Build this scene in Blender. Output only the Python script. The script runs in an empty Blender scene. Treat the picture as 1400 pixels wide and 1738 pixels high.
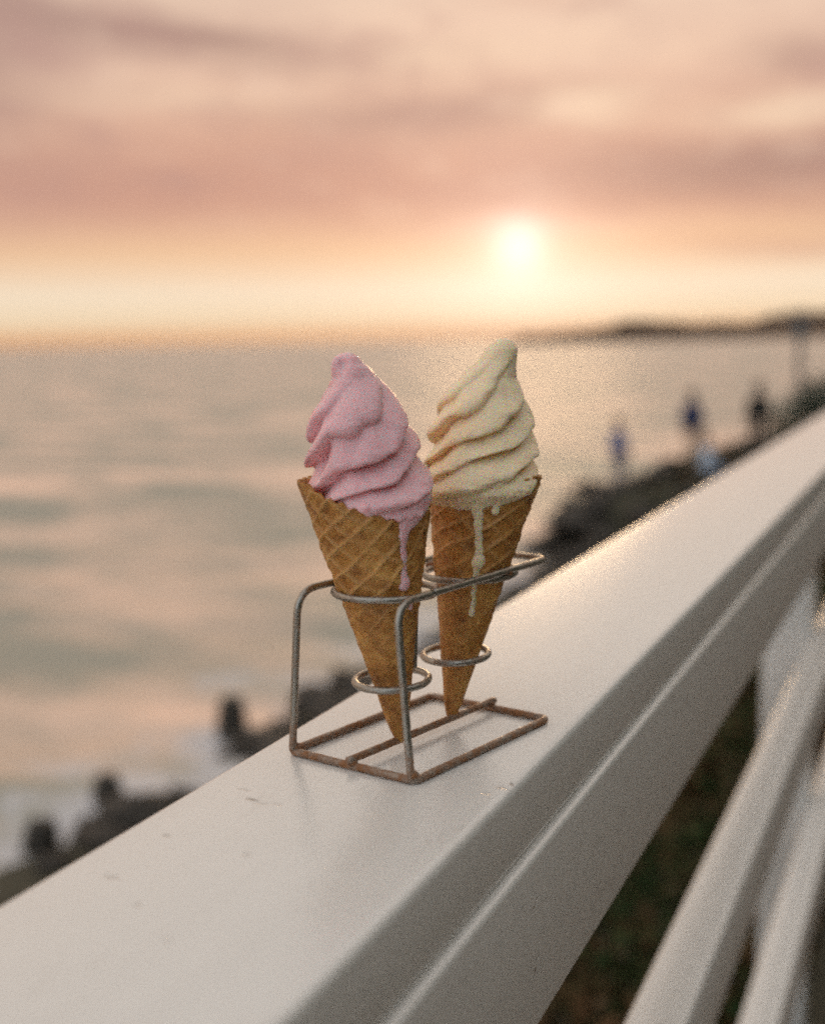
import bpy, bmesh, math, random
import numpy as np
from mathutils import Vector, Matrix, noise
R = math.radians
random.seed(7); rng = np.random.default_rng(7)
scene = bpy.context.scene
col = scene.collection

# ------------------------------------------------------------------ camera
CAM_AZ, PITCH, ROLL = R(-23.835), R(7.782), R(1.2317)
SUN_AZ, SUN_EL = R(-18.77), R(4.3)
fwd = Vector((math.sin(CAM_AZ)*math.cos(PITCH), math.cos(CAM_AZ)*math.cos(PITCH), -math.sin(PITCH)))
rgt = Vector((math.cos(CAM_AZ), -math.sin(CAM_AZ), 0))
up = rgt.cross(fwd)
rgt2 = rgt*math.cos(ROLL) - up*math.sin(ROLL)
up2 = rgt*math.sin(ROLL) + up*math.cos(ROLL)
m = Matrix((rgt2, up2, -fwd)).transposed().to_4x4(); m.translation = (0, 0, .2)
cam = bpy.data.cameras.new('camera'); camo = bpy.data.objects.new('camera', cam); col.objects.link(camo)
camo.matrix_world = m
cam.sensor_fit = 'VERTICAL'; cam.sensor_height = 36; cam.sensor_width = 36
cam.lens = 43.5; cam.clip_start = .02; cam.clip_end = 80000
cam.dof.use_dof = True; cam.dof.focus_distance = .607; cam.dof.aperture_fstop = 3.9; cam.dof.aperture_blades = 0
scene.camera = camo
vs = scene.view_settings
vs.view_transform = 'Standard'; vs.look = 'None'; vs.exposure = 0; vs.gamma = 1; vs.use_curve_mapping = False
scene.cycles.use_denoising = False   # a little sensor noise, as in the grainy photograph
scene.cycles.use_adaptive_sampling = True; scene.cycles.adaptive_threshold = .055; scene.cycles.adaptive_min_samples = 20
scene.cycles.filter_width = 2.0
scene.cycles.max_bounces = 8
scene.cycles.sample_clamp_indirect = 8

# ------------------------------------------------------------------ node helpers
def lin(r, g, b):
    f = lambda c: ((c/255+.055)/1.055)**2.4 if c/255 > .04045 else c/255/12.92
    return (f(r), f(g), f(b), 1)
class NT:
    def __init__(s, nt): s.nt = nt; s.N = nt.nodes; s.L = nt.links
    def n(s, t, **kw):
        x = s.N.new(t)
        for k, v in kw.items(): setattr(x, k, v)
        return x
    def put(s, sock, v):
        if isinstance(v, bpy.types.NodeSocket): s.L.new(v, sock)
        elif v is not None: sock.default_value = v
    def m(s, op, a, b=None, c=None, clamp=False):
        x = s.n('ShaderNodeMath', operation=op, use_clamp=clamp)
        for i, v in enumerate((a, b, c)):
            if v is not None: s.put(x.inputs[i], v)
        return x.outputs[0]
    def mix(s, f, a, b, mode='MIX'):
        x = s.n('ShaderNodeMix', data_type='RGBA', blend_type=mode)
        s.put(x.inputs[0], f); s.put(x.inputs[6], a); s.put(x.inputs[7], b)
        return x.outputs[2]
    def ramp(s, f, stops, interp='LINEAR'):
        x = s.n('ShaderNodeValToRGB'); cr = x.color_ramp; cr.interpolation = interp
        while len(cr.elements) > 1: cr.elements.remove(cr.elements[0])
        cr.elements[0].position = stops[0][0]; cr.elements[0].color = stops[0][1]
        for p, c in stops[1:]:
            e = cr.elements.new(p); e.color = c
        s.put(x.inputs[0], f); return x.outputs[0]
    def noise(s, vec, scale, detail=3, rough=.5, dist=0):
        x = s.n('ShaderNodeTexNoise'); s.put(x.inputs['Vector'], vec)
        x.inputs['Scale'].default_value = scale; x.inputs['Detail'].default_value = detail
        x.inputs['Roughness'].default_value = rough; x.inputs['Distortion'].default_value = dist
        return x.outputs[0]
    def xyz(s, x=0., y=0., z=0.):
        c = s.n('ShaderNodeCombineXYZ')
        for i, v in enumerate((x, y, z)): s.put(c.inputs[i], v)
        return c.outputs[0]
    def mapping(s, vec, scale=(1, 1, 1), rot=(0, 0, 0), loc=(0, 0, 0)):
        x = s.n('ShaderNodeMapping'); s.put(x.inputs[0], vec)
        x.inputs['Scale'].default_value = scale; x.inputs['Rotation'].default_value = rot; x.inputs['Location'].default_value = loc
        return x.outputs[0]
    def bump(s, h, strength=.3, dist=.001, normal=None):
        x = s.n('ShaderNodeBump'); x.inputs['Strength'].default_value = strength; x.inputs['Distance'].default_value = dist
        s.put(x.inputs['Height'], h)
        if normal is not None: s.put(x.inputs['Normal'], normal)
        return x.outputs[0]

# ------------------------------------------------------------------ world: hazy sunset sky with cloud bands
world = bpy.data.worlds.new('World'); scene.world = world; world.use_nodes = True
W = NT(world.node_tree); W.N.clear()
tc = W.n('ShaderNodeTexCoord'); sep = W.n('ShaderNodeSeparateXYZ'); W.L.new(tc.outputs['Generated'], sep.inputs[0])
X, Y, Z = sep.outputs
el = W.m('MULTIPLY', W.m('ARCSINE', Z), 57.2958)
az0 = W.m('MULTIPLY', W.m('ARCTAN2', X, Y), 57.2958)
az = W.m('ADD', az0, -math.degrees(CAM_AZ))
az = W.m('SUBTRACT', az, W.m('MULTIPLY', W.m('GREATER_THAN', az, 180.), 360.))
# streaky warp
cv = W.xyz(W.m('MULTIPLY', az, .06), W.m('MULTIPLY', el, .22), 0.)
w1 = W.m('SUBTRACT', W.noise(cv, 1.6, 4, .55), .5)
cv2 = W.xyz(W.m('MULTIPLY', az, .05), W.m('MULTIPLY', el, .2), 7.3)
w2 = W.m('SUBTRACT', W.noise(cv2, 1.3, 4, .55), .5)
A = W.m('ADD', az, W.m('MULTIPLY', w2, 7.))
E = W.m('ADD', el, W.m('MULTIPLY', w1, 2.2))
def px(x, y):   # target-photo pixel to sky azimuth/elevation in degrees (used to write down where each cloud bank lies)
    yy = y + .0215*(x-700)
    return (x-700)/36.65, (582-yy)/36.65
def gauss(x, y, sx, sy, slope=0., side=None):
    a0, e0 = px(x, y); sa, se = sx/36.65, sy/36.65
    da = W.m('SUBTRACT', A, a0)
    de = W.m('SUBTRACT', W.m('SUBTRACT', E, e0), W.m('MULTIPLY', da, -slope))
    q = W.m('ADD', W.m('POWER', W.m('ABSOLUTE', W.m('DIVIDE', da, sa)), 2.), W.m('POWER', W.m('ABSOLUTE', W.m('DIVIDE', de, se)), 2.))
    return W.m('EXPONENT', W.m('MULTIPLY', q, -1.))
t = W.m('DIVIDE', W.m('ADD', el, 0.), 90., clamp=True)
t = W.m('POWER', t, .5)   # more room near the horizon
P = lambda e: (e/90)**.5
base = W.ramp(t, [(0, lin(226, 160, 112)), (P(.45), lin(242, 186, 136)), (P(1.2), lin(251, 226, 190)), (P(2.4), lin(252, 233, 206)),
                  (P(4.2), lin(246, 205, 166)), (P(6.5), lin(230, 182, 156)), (P(10), lin(234, 190, 166)), (P(13), lin(238, 202, 180)),
                  (P(17), lin(243, 218, 194)), (P(28), lin(248, 230, 212)), (P(55), lin(244, 236, 228)), (1, lin(238, 236, 234))])
c = base
def bank(c, x, y, sx, sy, strength, colr, slope=0.):
    return W.mix(W.m('MULTIPLY', gauss(x, y, sx, sy, slope), strength, clamp=True), c, colr)
mauve = lin(172, 138, 130); salmon = lin(204, 155, 139); peach = lin(246, 216, 188)
c = bank(c, 500, 325, 1400, 80, .85, salmon)
c = bank(c, 1000, 300, 900, 50, .4, salmon)
c = bank(c, -60, 160, 220, 130, .8, mauve)
c = bank(c, 40, 55, 110, 50, .6, mauve, .3)
c = bank(c, 340, 110, 340, 38, .95, mauve, .08)
c = bank(c, 340, 195, 260, 24, .45, peach, .03)
c = bank(c, 800, 210, 320, 42, .75, mauve, -.02)
c = bank(c, 1320, 295, 380, 55, .9, mauve, -.02)
c = bank(c, 1325, 140, 90, 40, .6, mauve)
c = bank(c, 900, 40, 120, 25, .3, salmon)
c = bank(c, 1030, 210, 95, 30, .75, peach)
c = bank(c, 1330, 215, 130, 24, .8, peach)
c = bank(c, 850, 120, 330, 40, .6, peach)
c = bank(c, 1300, 432, 200, 20, .45, salmon)
# clouds for the rest of the sky and fine streaks everywhere
cl = W.noise(W.xyz(W.m('MULTIPLY', az, .07), W.m('MULTIPLY', el, .20), 3.), 1.9, 5, .6)
cl = W.m('MULTIPLY', W.m('MULTIPLY', W.m('SUBTRACT', cl, .47), 3.2, clamp=True), W.m('MULTIPLY', W.m('SUBTRACT', el, 4.), .4, clamp=True))
out = W.m('MULTIPLY', W.m('SUBTRACT', el, 14.), .12, clamp=True)
c = W.mix(W.m('MULTIPLY', cl, W.m('ADD', W.m('MULTIPLY', out, .1), .38)), c, lin(184, 146, 141))
c2n = W.noise(W.xyz(W.m('MULTIPLY', az, .16), W.m('ADD', W.m('MULTIPLY', el, .42), W.m('MULTIPLY', az, .03)), 11.), 1.5, 5, .62)
hi_ = W.m('MULTIPLY', W.m('SUBTRACT', el, 4.6), .5, clamp=True)
c = W.mix(W.m('MULTIPLY', W.m('MULTIPLY', W.m('SUBTRACT', c2n, .52), 3.5, clamp=True), W.m('MULTIPLY', hi_, .75)), c, lin(188, 148, 140))
c = W.mix(W.m('MULTIPLY', W.m('MULTIPLY', W.m('SUBTRACT', .46, c2n), 4., clamp=True), W.m('MULTIPLY', hi_, .6)), c, lin(247, 214, 190))
# opposite the sun the sky is brightened and tinted bluish as added fill light
sd = Vector((math.sin(SUN_AZ)*math.cos(SUN_EL), math.cos(SUN_AZ)*math.cos(SUN_EL), math.sin(SUN_EL)))
dp = W.n('ShaderNodeVectorMath', operation='DOT_PRODUCT'); W.L.new(tc.outputs['Generated'], dp.inputs[0]); dp.inputs[1].default_value = sd
cosang = dp.outputs['Value']
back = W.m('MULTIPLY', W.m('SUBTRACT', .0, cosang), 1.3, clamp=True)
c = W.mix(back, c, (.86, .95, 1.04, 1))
ang = W.m('MULTIPLY', W.m('ARCCOSINE', W.m('MINIMUM', cosang, .9999999)), 57.2958)
g1 = W.m('MULTIPLY', W.m('EXPONENT', W.m('MULTIPLY', W.m('POWER', W.m('DIVIDE', ang, 3.2), 1.3), -1.)), .31)
g2 = W.m('MULTIPLY', W.m('EXPONENT', W.m('MULTIPLY', W.m('POWER', W.m('DIVIDE', ang, 8.5), 1.6), -1.)), .12)
mask = W.m('SUBTRACT', 1., W.m('MULTIPLY', W.m('MULTIPLY', W.m('SUBTRACT', E, 5.0), 1.1, clamp=True), .62))
g1 = W.m('MULTIPLY', g1, mask)
c = W.mix(1., c, W.mix(g1, (0, 0, 0, 1), (1, .88, .86, 1)), 'ADD')
c = W.mix(1., c, W.mix(g2, (0, 0, 0, 1), (1, .82, .70, 1)), 'ADD')
disc = W.m('EXPONENT', W.m('MULTIPLY', W.m('POWER', W.m('DIVIDE', ang, 1.15), 2.), -1.))
c = W.mix(1., c, W.mix(disc, (0, 0, 0, 1), (.34, .36, .38, 1)), 'ADD')
nis = W.n('ShaderNodeTexSky', sky_type='NISHITA', sun_disc=False, sun_elevation=SUN_EL, sun_rotation=SUN_AZ, air_density=1.5, dust_density=3.)
nb = W.mix(1., nis.outputs[0], (.05, .05, .05, 1), 'MULTIPLY')
c = W.mix(.08, c, nb)
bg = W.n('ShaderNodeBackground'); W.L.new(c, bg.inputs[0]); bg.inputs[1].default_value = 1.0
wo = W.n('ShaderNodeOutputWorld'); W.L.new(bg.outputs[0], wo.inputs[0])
world.cycles.sampling_method = 'MANUAL'; world.cycles.sample_map_resolution = 1024

sun = bpy.data.lights.new('sun', 'SUN'); sun.energy = .5; sun.angle = R(10.); sun.color = (1, .66, .36)
suno = bpy.data.objects.new('sun', sun); col.objects.link(suno)
suno.rotation_euler = sd.to_track_quat('Z', 'Y').to_euler()

# ------------------------------------------------------------------ object helpers
def tag(o, label=None, cat=None, group=None, kind=None):
    for k, v in (('label', label), ('category', cat), ('group', group), ('kind', kind)):
        if v: o[k] = v
    return o
def empty(name, loc=(0, 0, 0), rz=0.):
    o = bpy.data.objects.new(name, None); o.location = loc; o.rotation_euler = (0, 0, rz); o.empty_display_size = .05
    col.objects.link(o); return o
def mesh_obj(name, verts, faces, mat, parent=None, smooth=True):
    me = bpy.data.meshes.new(name); me.from_pydata([tuple(map(float, v)) for v in verts], [], faces); me.update()
    if smooth: me.polygons.foreach_set('use_smooth', [True]*len(me.polygons))
    o = bpy.data.objects.new(name, me); col.objects.link(o)
    if mat: me.materials.append(mat)
    if parent: o.parent = parent
    return o
def grid_faces(nu, nv, wrap_u=False, flip=False):
    F = []
    for j in range(nv-1):
        for i in range(nu if wrap_u else nu-1):
            a = j*nu+i; b = j*nu+(i+1) % nu; c_ = (j+1)*nu+(i+1) % nu; d = (j+1)*nu+i
            F.append((a, d, c_, b) if flip else (a, b, c_, d))
    return F
def fillet(pts, rad, n=7, closed=False):
    pts = [Vector(p) for p in pts]; out = []
    N = len(pts)
    for i, p in enumerate(pts):
        if not closed and i in (0, N-1): out.append(p); continue
        a = pts[i-1]; b = pts[(i+1) % N]
        u = (a-p).normalized(); v = (b-p).normalized()
        r = rad if not isinstance(rad, (list, tuple)) else rad[i]
        d = min(r, (a-p).length*.45, (b-p).length*.45)
        for k in range(n+1):
            t_ = k/n
            out.append((p+u*d)*(1-t_)**2 + p*2*t_*(1-t_) + (p+v*d)*t_**2)
    return out
def tube(name, pts, r, mat, parent=None, seg=14, closed=False, wob=0.):
    pts = [Vector(p) for p in pts]
    # resample
    if closed: pts2 = pts+[pts[0]]
    else: pts2 = pts
    res = [pts2[0]]
    for a, b in zip(pts2, pts2[1:]):
        k = max(1, int((b-a).length/(r*1.6)))
        for i in range(1, k+1): res.append(a.lerp(b, i/k))
    if closed: res = res[:-1]
    pts = res; N = len(pts); V = []
    tan = []
    for i in range(N):
        a = pts[i-1] if (closed or i > 0) else pts[i]; b = pts[(i+1) % N] if (closed or i < N-1) else pts[i]
        tan.append((b-a).normalized())
    ref = tan[0].orthogonal().normalized(); frames = []
    for i in range(N):
        ref = (ref - tan[i]*ref.dot(tan[i])).normalized(); frames.append((ref.copy(), tan[i].cross(ref)))
    tw = 0
    if closed:
        e, f = frames[0]; last = (frames[-1][0]-tan[0]*frames[-1][0].dot(tan[0])).normalized()
        tw = math.atan2(last.dot(f), last.dot(e))
    for i in range(N):
        e, f = frames[i]; off = -tw*i/N
        for k in range(seg):
            th = 2*math.pi*k/seg+off
            d = e*math.cos(th)+f*math.sin(th)
            rr = r*(1+wob*noise.noise((pts[i]+d*r)*260))
            V.append(pts[i]+d*rr)
    F = grid_faces(seg, N, True)
    if closed: F += [((N-1)*seg+k, (N-1)*seg+(k+1) % seg, (k+1) % seg, k) for k in range(seg)]
    else:
        # rounded ends
        for s_, base in ((-1, 0), (1, (N-1)*seg)):
            ci = len(V); V.append(pts[0 if s_ < 0 else -1]+tan[0 if s_ < 0 else -1]*s_*r*.35)
            for k in range(seg):
                a, b = base+k, base+(k+1) % seg
                F.append((ci, b, a) if s_ < 0 else (ci, a, b))
    return mesh_obj(name, V, F, mat, parent)
def bevel_box(name, x0, x1, y0, y1, z0, z1, mat, parent=None, bev=.003, seg=3, cuts=0):
    bm = bmesh.new(); bmesh.ops.create_cube(bm, size=1)
    for v in bm.verts:
        v.co = Vector((x0 if v.co.x < 0 else x1, y0 if v.co.y < 0 else y1, z0 if v.co.z < 0 else z1))
    bmesh.ops.bevel(bm, geom=bm.edges[:], offset=bev, segments=seg, profile=.5, affect='EDGES')
    me = bpy.data.meshes.new(name); bm.to_mesh(me); bm.free()
    for p in me.polygons: p.use_smooth = True
    o = bpy.data.objects.new(name, me); col.objects.link(o); me.materials.append(mat)
    if hasattr(me, 'set_sharp_from_angle'): me.set_sharp_from_angle(angle=R(50))
    if parent: o.parent = parent
    return o
def bake(o):
    """turn modifiers into the mesh itself"""
    dg = bpy.context.evaluated_depsgraph_get(); dg.update()
    me = bpy.data.meshes.new_from_object(o.evaluated_get(dg))
    old = o.data; o.modifiers.clear(); o.data = me; bpy.data.meshes.remove(old)
    return o

# ------------------------------------------------------------------ materials
def mat(name):
    ma = bpy.data.materials.new(name); ma.use_nodes = True
    t_ = NT(ma.node_tree); b = t_.N['Principled BSDF']
    return ma, t_, b
def simple(name, colr, rough=.6, vary=.25, scale=8., bump=.0, bscale=40., bd=.01, metal=0.):
    ma, t_, b = mat(name)
    tcn = t_.n('ShaderNodeTexCoord').outputs['Object']
    n = t_.noise(tcn, scale, 4, .6)
    c2 = tuple(x*(1-vary) for x in colr[:3])+(1,); c3 = tuple(min(1, x*(1+vary)) for x in colr[:3])+(1,)
    t_.put(b.inputs['Base Color'], t_.mix(n, c2, c3))
    b.inputs['Roughness'].default_value = rough; b.inputs['Metallic'].default_value = metal
    if bump: t_.put(b.inputs['Normal'], t_.bump(t_.noise(tcn, bscale, 4, .6), bump, bd))
    return ma

def paint_material():
    ma, t_, b = mat('white_paint')
    tcn = t_.n('ShaderNodeTexCoord').outputs['Object']
    grain = t_.noise(t_.mapping(tcn, (60, 2.2, 60)), 1., 5, .65)
    blot = t_.noise(tcn, 19., 6, .7)
    speck = t_.noise(tcn, 210., 3, .6)
    c_ = t_.mix(t_.m('MULTIPLY', blot, .55), (.80, .785, .745, 1), (.69, .675, .635, 1))
    dirt = t_.m('MULTIPLY', t_.m('SUBTRACT', t_.noise(t_.mapping(tcn, (1, .3, 1)), 48., 6, .75), .58), 3.5, clamp=True)
    c_ = t_.mix(t_.m('MULTIPLY', t_.m('SUBTRACT', grain, .45), .5, clamp=True), c_, (.55, .53, .49, 1))
    c_ = t_.mix(t_.m('MULTIPLY', dirt, .5), c_, (.35, .31, .26, 1))
    sp = t_.m('MULTIPLY', t_.m('SUBTRACT', speck, .74), 14., clamp=True)
    c_ = t_.mix(t_.m('MULTIPLY', sp, .5), c_, (.20, .17, .14, 1))
    # single chips, dents and scuffs (position, size xyz, colour)
    wob = t_.n('ShaderNodeTexNoise'); wob.inputs['Scale'].default_value = 170.; t_.put(wob.inputs['Vector'], tcn)
    vm = t_.n('ShaderNodeVectorMath', operation='MULTIPLY_ADD'); t_.L.new(wob.outputs['Color'], vm.inputs[0])
    vm.inputs[1].default_value = (.004, .004, .004); vm.inputs[2].default_value = (-.002, -.002, -.002)
    va = t_.n('ShaderNodeVectorMath', operation='ADD'); t_.put(va.inputs[0], tcn); t_.L.new(vm.outputs[0], va.inputs[1])
    pit = None
    for (cx_, cy_, cz_), (sx_, sy_, sz_), k, cc in CHIPS:
        s1 = t_.n('ShaderNodeVectorMath', operation='SUBTRACT'); t_.L.new(va.outputs[0], s1.inputs[0]); s1.inputs[1].default_value = (cx_, cy_, cz_)
        s2 = t_.n('ShaderNodeVectorMath', operation='DIVIDE'); t_.L.new(s1.outputs[0], s2.inputs[0]); s2.inputs[1].default_value = (sx_, sy_, sz_)
        ln = t_.n('ShaderNodeVectorMath', operation='LENGTH'); t_.L.new(s2.outputs[0], ln.inputs[0])
        f = t_.m('MULTIPLY', t_.m('SUBTRACT', 1., ln.outputs['Value']), 2.2, clamp=True)
        c_ = t_.mix(t_.m('MULTIPLY', f, k), c_, cc)
        pit = f if pit is None else t_.m('MAXIMUM', pit, f)
    t_.put(b.inputs['Base Color'], c_)
    t_.put(b.inputs['Roughness'], t_.m('ADD', t_.m('MULTIPLY', blot, .14), .20))
    b.inputs['IOR'].default_value = 1.5; b.inputs['Coat Weight'].default_value = 1.; b.inputs['Coat Roughness'].default_value = .24; b.inputs['Coat IOR'].default_value = 1.6
    h = t_.m('ADD', t_.m('MULTIPLY', grain, .5), t_.m('MULTIPLY', blot, .5))
    h = t_.m('SUBTRACT', h, t_.m('MULTIPLY', pit, 1.5))
    t_.put(b.inputs['Normal'], t_.bump(h, .4, .0008))
    return ma
drk = (.16, .13, .10, 1); lgt = (.78, .77, .74, 1)
CHIPS = [((-.2811, .4541, 0), (.0040, .0013, .003), .85, drk), ((-.2914, .4636, 0), (.0040, .0010, .003), .3, drk), ((-.2745, .4510, 0), (.0050, .0010, .003), .3, drk),
         ((-.2683, .4528, 0), (.0030, .0010, .003), .3, drk), ((-.2939, .4060, 0), (.0025, .0014, .003), .4, drk), ((-.2522, .4014, 0), (.0030, .0012, .003), .3, drk),
         ((-.2900, .3650, 0), (.0050, .0016, .003), .3, drk), ((-.2660, .3480, 0), (.0025, .0012, .003), .35, drk), ((-.2400, .3300, 0), (.003, .0012, .003), .2, drk),
         ((-.1800, .5135, 0), (.0020, .0018, .003), .85, drk), ((-.1825, .5065, 0), (.0035, .0016, .003), .6, drk), ((-.187, .497, 0), (.003, .0015, .003), .25, drk),
         ((-.174, .5300, -.0615), (.003, .0035, .0012), .75, lgt), ((-.174, .5250, -.0640), (.003, .0030, .0012), .75, lgt), ((-.174, .5215, -.0655), (.003, .0018, .0014), .85, lgt),
         ((-.174, .5297, -.0915), (.003, .0030, .0012), .7, lgt), ((-.174, .5262, -.0950), (.003, .0022, .0014), .8, drk), ((-.174, .5245, -.0975), (.003, .0020, .0014), .7, lgt),
         ((-.174, .5900, -.0850), (.003, .0016, .0080), .3, lgt), ((-.174, .560, -.104), (.003, .0022, .0014), .4, lgt), ((-.174, .640, -.080), (.003, .0030, .0014), .3, lgt)]
M_paint = paint_material()

def wire_material():
    ma, t_, b = mat('rusty_steel_wire')
    tcn = t_.n('ShaderNodeTexCoord').outputs['Object']
    sp_ = t_.n('ShaderNodeSeparateXYZ'); t_.put(sp_.inputs[0], tcn)
    n = t_.noise(tcn, 120., 5, .7); n2 = t_.noise(tcn, 420., 4, .7)
    low = t_.m('MULTIPLY', t_.m('SUBTRACT', .024, sp_.outputs[2]), 9., clamp=True)    # the foot of the stand has rusted most
    rf = t_.m('ADD', t_.m('ADD', t_.m('MULTIPLY', n, .75), t_.m('MULTIPLY', n2, .35)), low)
    rf = t_.m('MULTIPLY', t_.m('SUBTRACT', rf, .55), 4., clamp=True)
    rust = t_.mix(n2, (.11, .045, .018, 1), (.42, .19, .075, 1))
    t_.put(b.inputs['Base Color'], t_.mix(rf, (.37, .35, .31, 1), rust))
    t_.put(b.inputs['Metallic'], t_.m('SUBTRACT', .95, t_.m('MULTIPLY', rf, .85)))
    t_.put(b.inputs['Roughness'], t_.m('ADD', t_.m('MULTIPLY', rf, .35), .34))
    t_.put(b.inputs['Normal'], t_.bump(t_.m('ADD', n2, rf), .4, .0004))
    return ma
M_wire = wire_material()

def wafer_material():
    ma, t_, b = mat('waffle_cone')
    tcn = t_.n('ShaderNodeTexCoord').outputs['Object']
    at = t_.n('ShaderNodeAttribute', attribute_name='ridge').outputs['Fac']
    n = t_.noise(tcn, 130., 5, .7); n2 = t_.noise(tcn, 38., 3, .6); n3 = t_.noise(tcn, 600., 3, .7)
    toast = t_.ramp(t_.m('ADD', t_.m('MULTIPLY', n, .55), t_.m('MULTIPLY', n2, .45)), [(.36, (.21, .076, .014, 1)), (.48, (.46, .20, .042, 1)), (.62, (.68, .355, .095, 1))])
    c_ = t_.mix(t_.m('MULTIPLY', at, .6, clamp=True), toast, (.70, .42, .16, 1))
    c_ = t_.mix(t_.m('MULTIPLY', t_.m('SUBTRACT', n3, .5), .8, clamp=True), c_, (.12, .045, .012, 1))
    t_.put(b.inputs['Base Color'], c_)
    b.inputs['Roughness'].default_value = .55
    b.inputs['Subsurface Weight'].default_value = .25; b.inputs['Subsurface Radius'].default_value = (1, .45, .15); b.inputs['Subsurface Scale'].default_value = .002
    t_.put(b.inputs['Normal'], t_.bump(t_.m('ADD', n, t_.m('MULTIPLY', n3, .6)), .5, .0008))
    return ma
M_wafer = wafer_material()

def cream_material(name, c1, c2, rad):
    ma, t_, b = mat(name)
    tcn = t_.n('ShaderNodeTexCoord').outputs['Object']
    n = t_.noise(tcn, 90., 4, .6); n2 = t_.noise(tcn, 900., 3, .6); n3 = t_.noise(t_.mapping(tcn, (1, 1, 2.2)), 260., 4, .65)
    t_.put(b.inputs['Base Color'], t_.mix(n, c1, c2))
    t_.put(b.inputs['Roughness'], t_.m('ADD', t_.m('MULTIPLY', n3, .22), .24))
    b.inputs['Subsurface Weight'].default_value = .5; b.inputs['Subsurface Radius'].default_value = rad; b.inputs['Subsurface Scale'].default_value = .0035
    b.inputs['IOR'].default_value = 1.38
    t_.put(b.inputs['Normal'], t_.bump(t_.m('ADD', t_.m('MULTIPLY', n2, .35), n3), .3, .0004))
    return ma
M_pink = cream_material('strawberry_soft_serve', (.89, .51, .545, 1), (.91, .58, .60, 1), (1., .30, .28))
M_cream = cream_material('vanilla_soft_serve', (.95, .745, .48, 1), (.96, .80, .56, 1), (1., .52, .16))

# ------------------------------------------------------------------ large structure: sea, shore, headland
def sea_material():
    ma, t_, b = mat('sea_water')
    tcn = t_.n('ShaderNodeTexCoord').outputs['Object']
    sp_ = t_.n('ShaderNodeSeparateXYZ'); t_.put(sp_.inputs[0], tcn)
    rot = t_.mapping(tcn, (1, 1, 1), (0, 0, R(12)))
    chop = t_.noise(t_.mapping(rot, (.5, 1.3, 1)), 1.2, 6, .6)
    swell = t_.noise(t_.mapping(rot, (.10, .45, 1)), 1., 4, .5)
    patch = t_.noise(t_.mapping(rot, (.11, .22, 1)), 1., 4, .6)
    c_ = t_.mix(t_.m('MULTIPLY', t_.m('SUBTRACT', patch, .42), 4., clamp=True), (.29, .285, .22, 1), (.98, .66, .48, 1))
    # broken white water where the swell meets the stones
    near = t_.m('SUBTRACT', 1., t_.m('MULTIPLY', t_.m('SUBTRACT', -8.6, sp_.outputs[0]), .42, clamp=True))
    y_in = t_.m('MULTIPLY', t_.m('SUBTRACT', 45., sp_.outputs[1]), .1, clamp=True)
    fo = t_.m('ADD', t_.noise(t_.mapping(rot, (.5, .6, 1)), 1.3, 6, .65), t_.m('MULTIPLY', near, .28))
    fo = t_.m('MULTIPLY', t_.m('MULTIPLY', t_.m('SUBTRACT', fo, .66), 6., clamp=True), t_.m('MULTIPLY', y_in, t_.m('MULTIPLY', near, 3., clamp=True)))
    c_ = t_.mix(fo, c_, (.58, .57, .58, 1))
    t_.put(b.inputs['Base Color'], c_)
    t_.put(b.inputs['Roughness'], t_.m('ADD', t_.m('MULTIPLY', fo, .2), .56))
    b.inputs['IOR'].default_value = 2.0
    h = t_.m('ADD', t_.m('MULTIPLY', swell, 1.6), t_.m('MULTIPLY', chop, .35))
    t_.put(b.inputs['Normal'], t_.bump(h, .5, .45))
    return ma
M_sea = sea_material()
SEA_Z = -4.8
rad = np.concatenate([np.geomspace(3, 90, 240), np.geomspace(95, 60000, 40)])
ths = np.radians(np.concatenate([np.linspace(-180, -62, 12, endpoint=False), np.linspace(-62, 5, 200, endpoint=False), np.linspace(5, 180, 16, endpoint=False)]))
V = []
for r_ in rad:
    amp = .16*max(0, 1-r_/90)
    for th in ths:
        x, y = r_*math.sin(th), r_*math.cos(th)
        z = 0
        if amp > 0: z = amp*(noise.noise(Vector((x*.16+y*.03, y*.5-x*.12, 0)))*1.6+.5*noise.noise(Vector((x*.7, y*1.3, 5))))
        V.append((x, y, SEA_Z+z))
nt_ = len(ths); F = grid_faces(nt_, len(rad), True, True)
ci = len(V); V.append((0, 0, SEA_Z)); F += [(ci, (k+1) % nt_, k) for k in range(nt_)]
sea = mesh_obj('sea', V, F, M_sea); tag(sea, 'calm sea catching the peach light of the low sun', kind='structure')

M_bank = simple('bank_soil', (.055, .05, .03, 1), .9, .5, 1.5, .6, 6., .05)
def bank_z(x, y):
    # profile across the shore: path edge, grassy slope, stones, sea bed
    xs = [-40, -12.5, -9.4, -8.5, -7.6, -6, -3.2, -1.2, -.35, 0, 60]
    zs = [-7.5, -6.2, -5.4, -4.95, -4.72, -4.35, -2.85, -1.75, -1.25, -1.12, -1.12]
    z = float(np.interp(x, xs, zs))
    # point of stones and sand reaching out to the left, 28 m along
    k = min(1, max(0, (y-27.6)/.9)) * min(1, max(0, (41-y)/5))
    e = min(1, max(0, (x+9.3-.05*(y-28))/.5)) * k
    top = float(np.interp(x, [-9, -7.5, -5.5, -3, -1.2, -.3], [-3.85, -3.5, -2.98, -2.62, -1.8, -1.25]))
    z = max(z, SEA_Z-.6 + e*(top-SEA_Z+.6)) if e > 0 else z
    d = math.hypot(x, y)
    return z + (0.10*noise.noise(Vector((x*.9, y*.9, 1)))+.22*noise.noise(Vector((x*.3, y*.3, 4))) if x < -1.0 else .01*noise.noise(Vector((x*3, y*3, 1))))
xs = np.concatenate([np.linspace(-24, -13, 10, endpoint=False), np.linspace(-13, -.3, 90, endpoint=False), np.linspace(-.3, 30, 14)])
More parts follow.
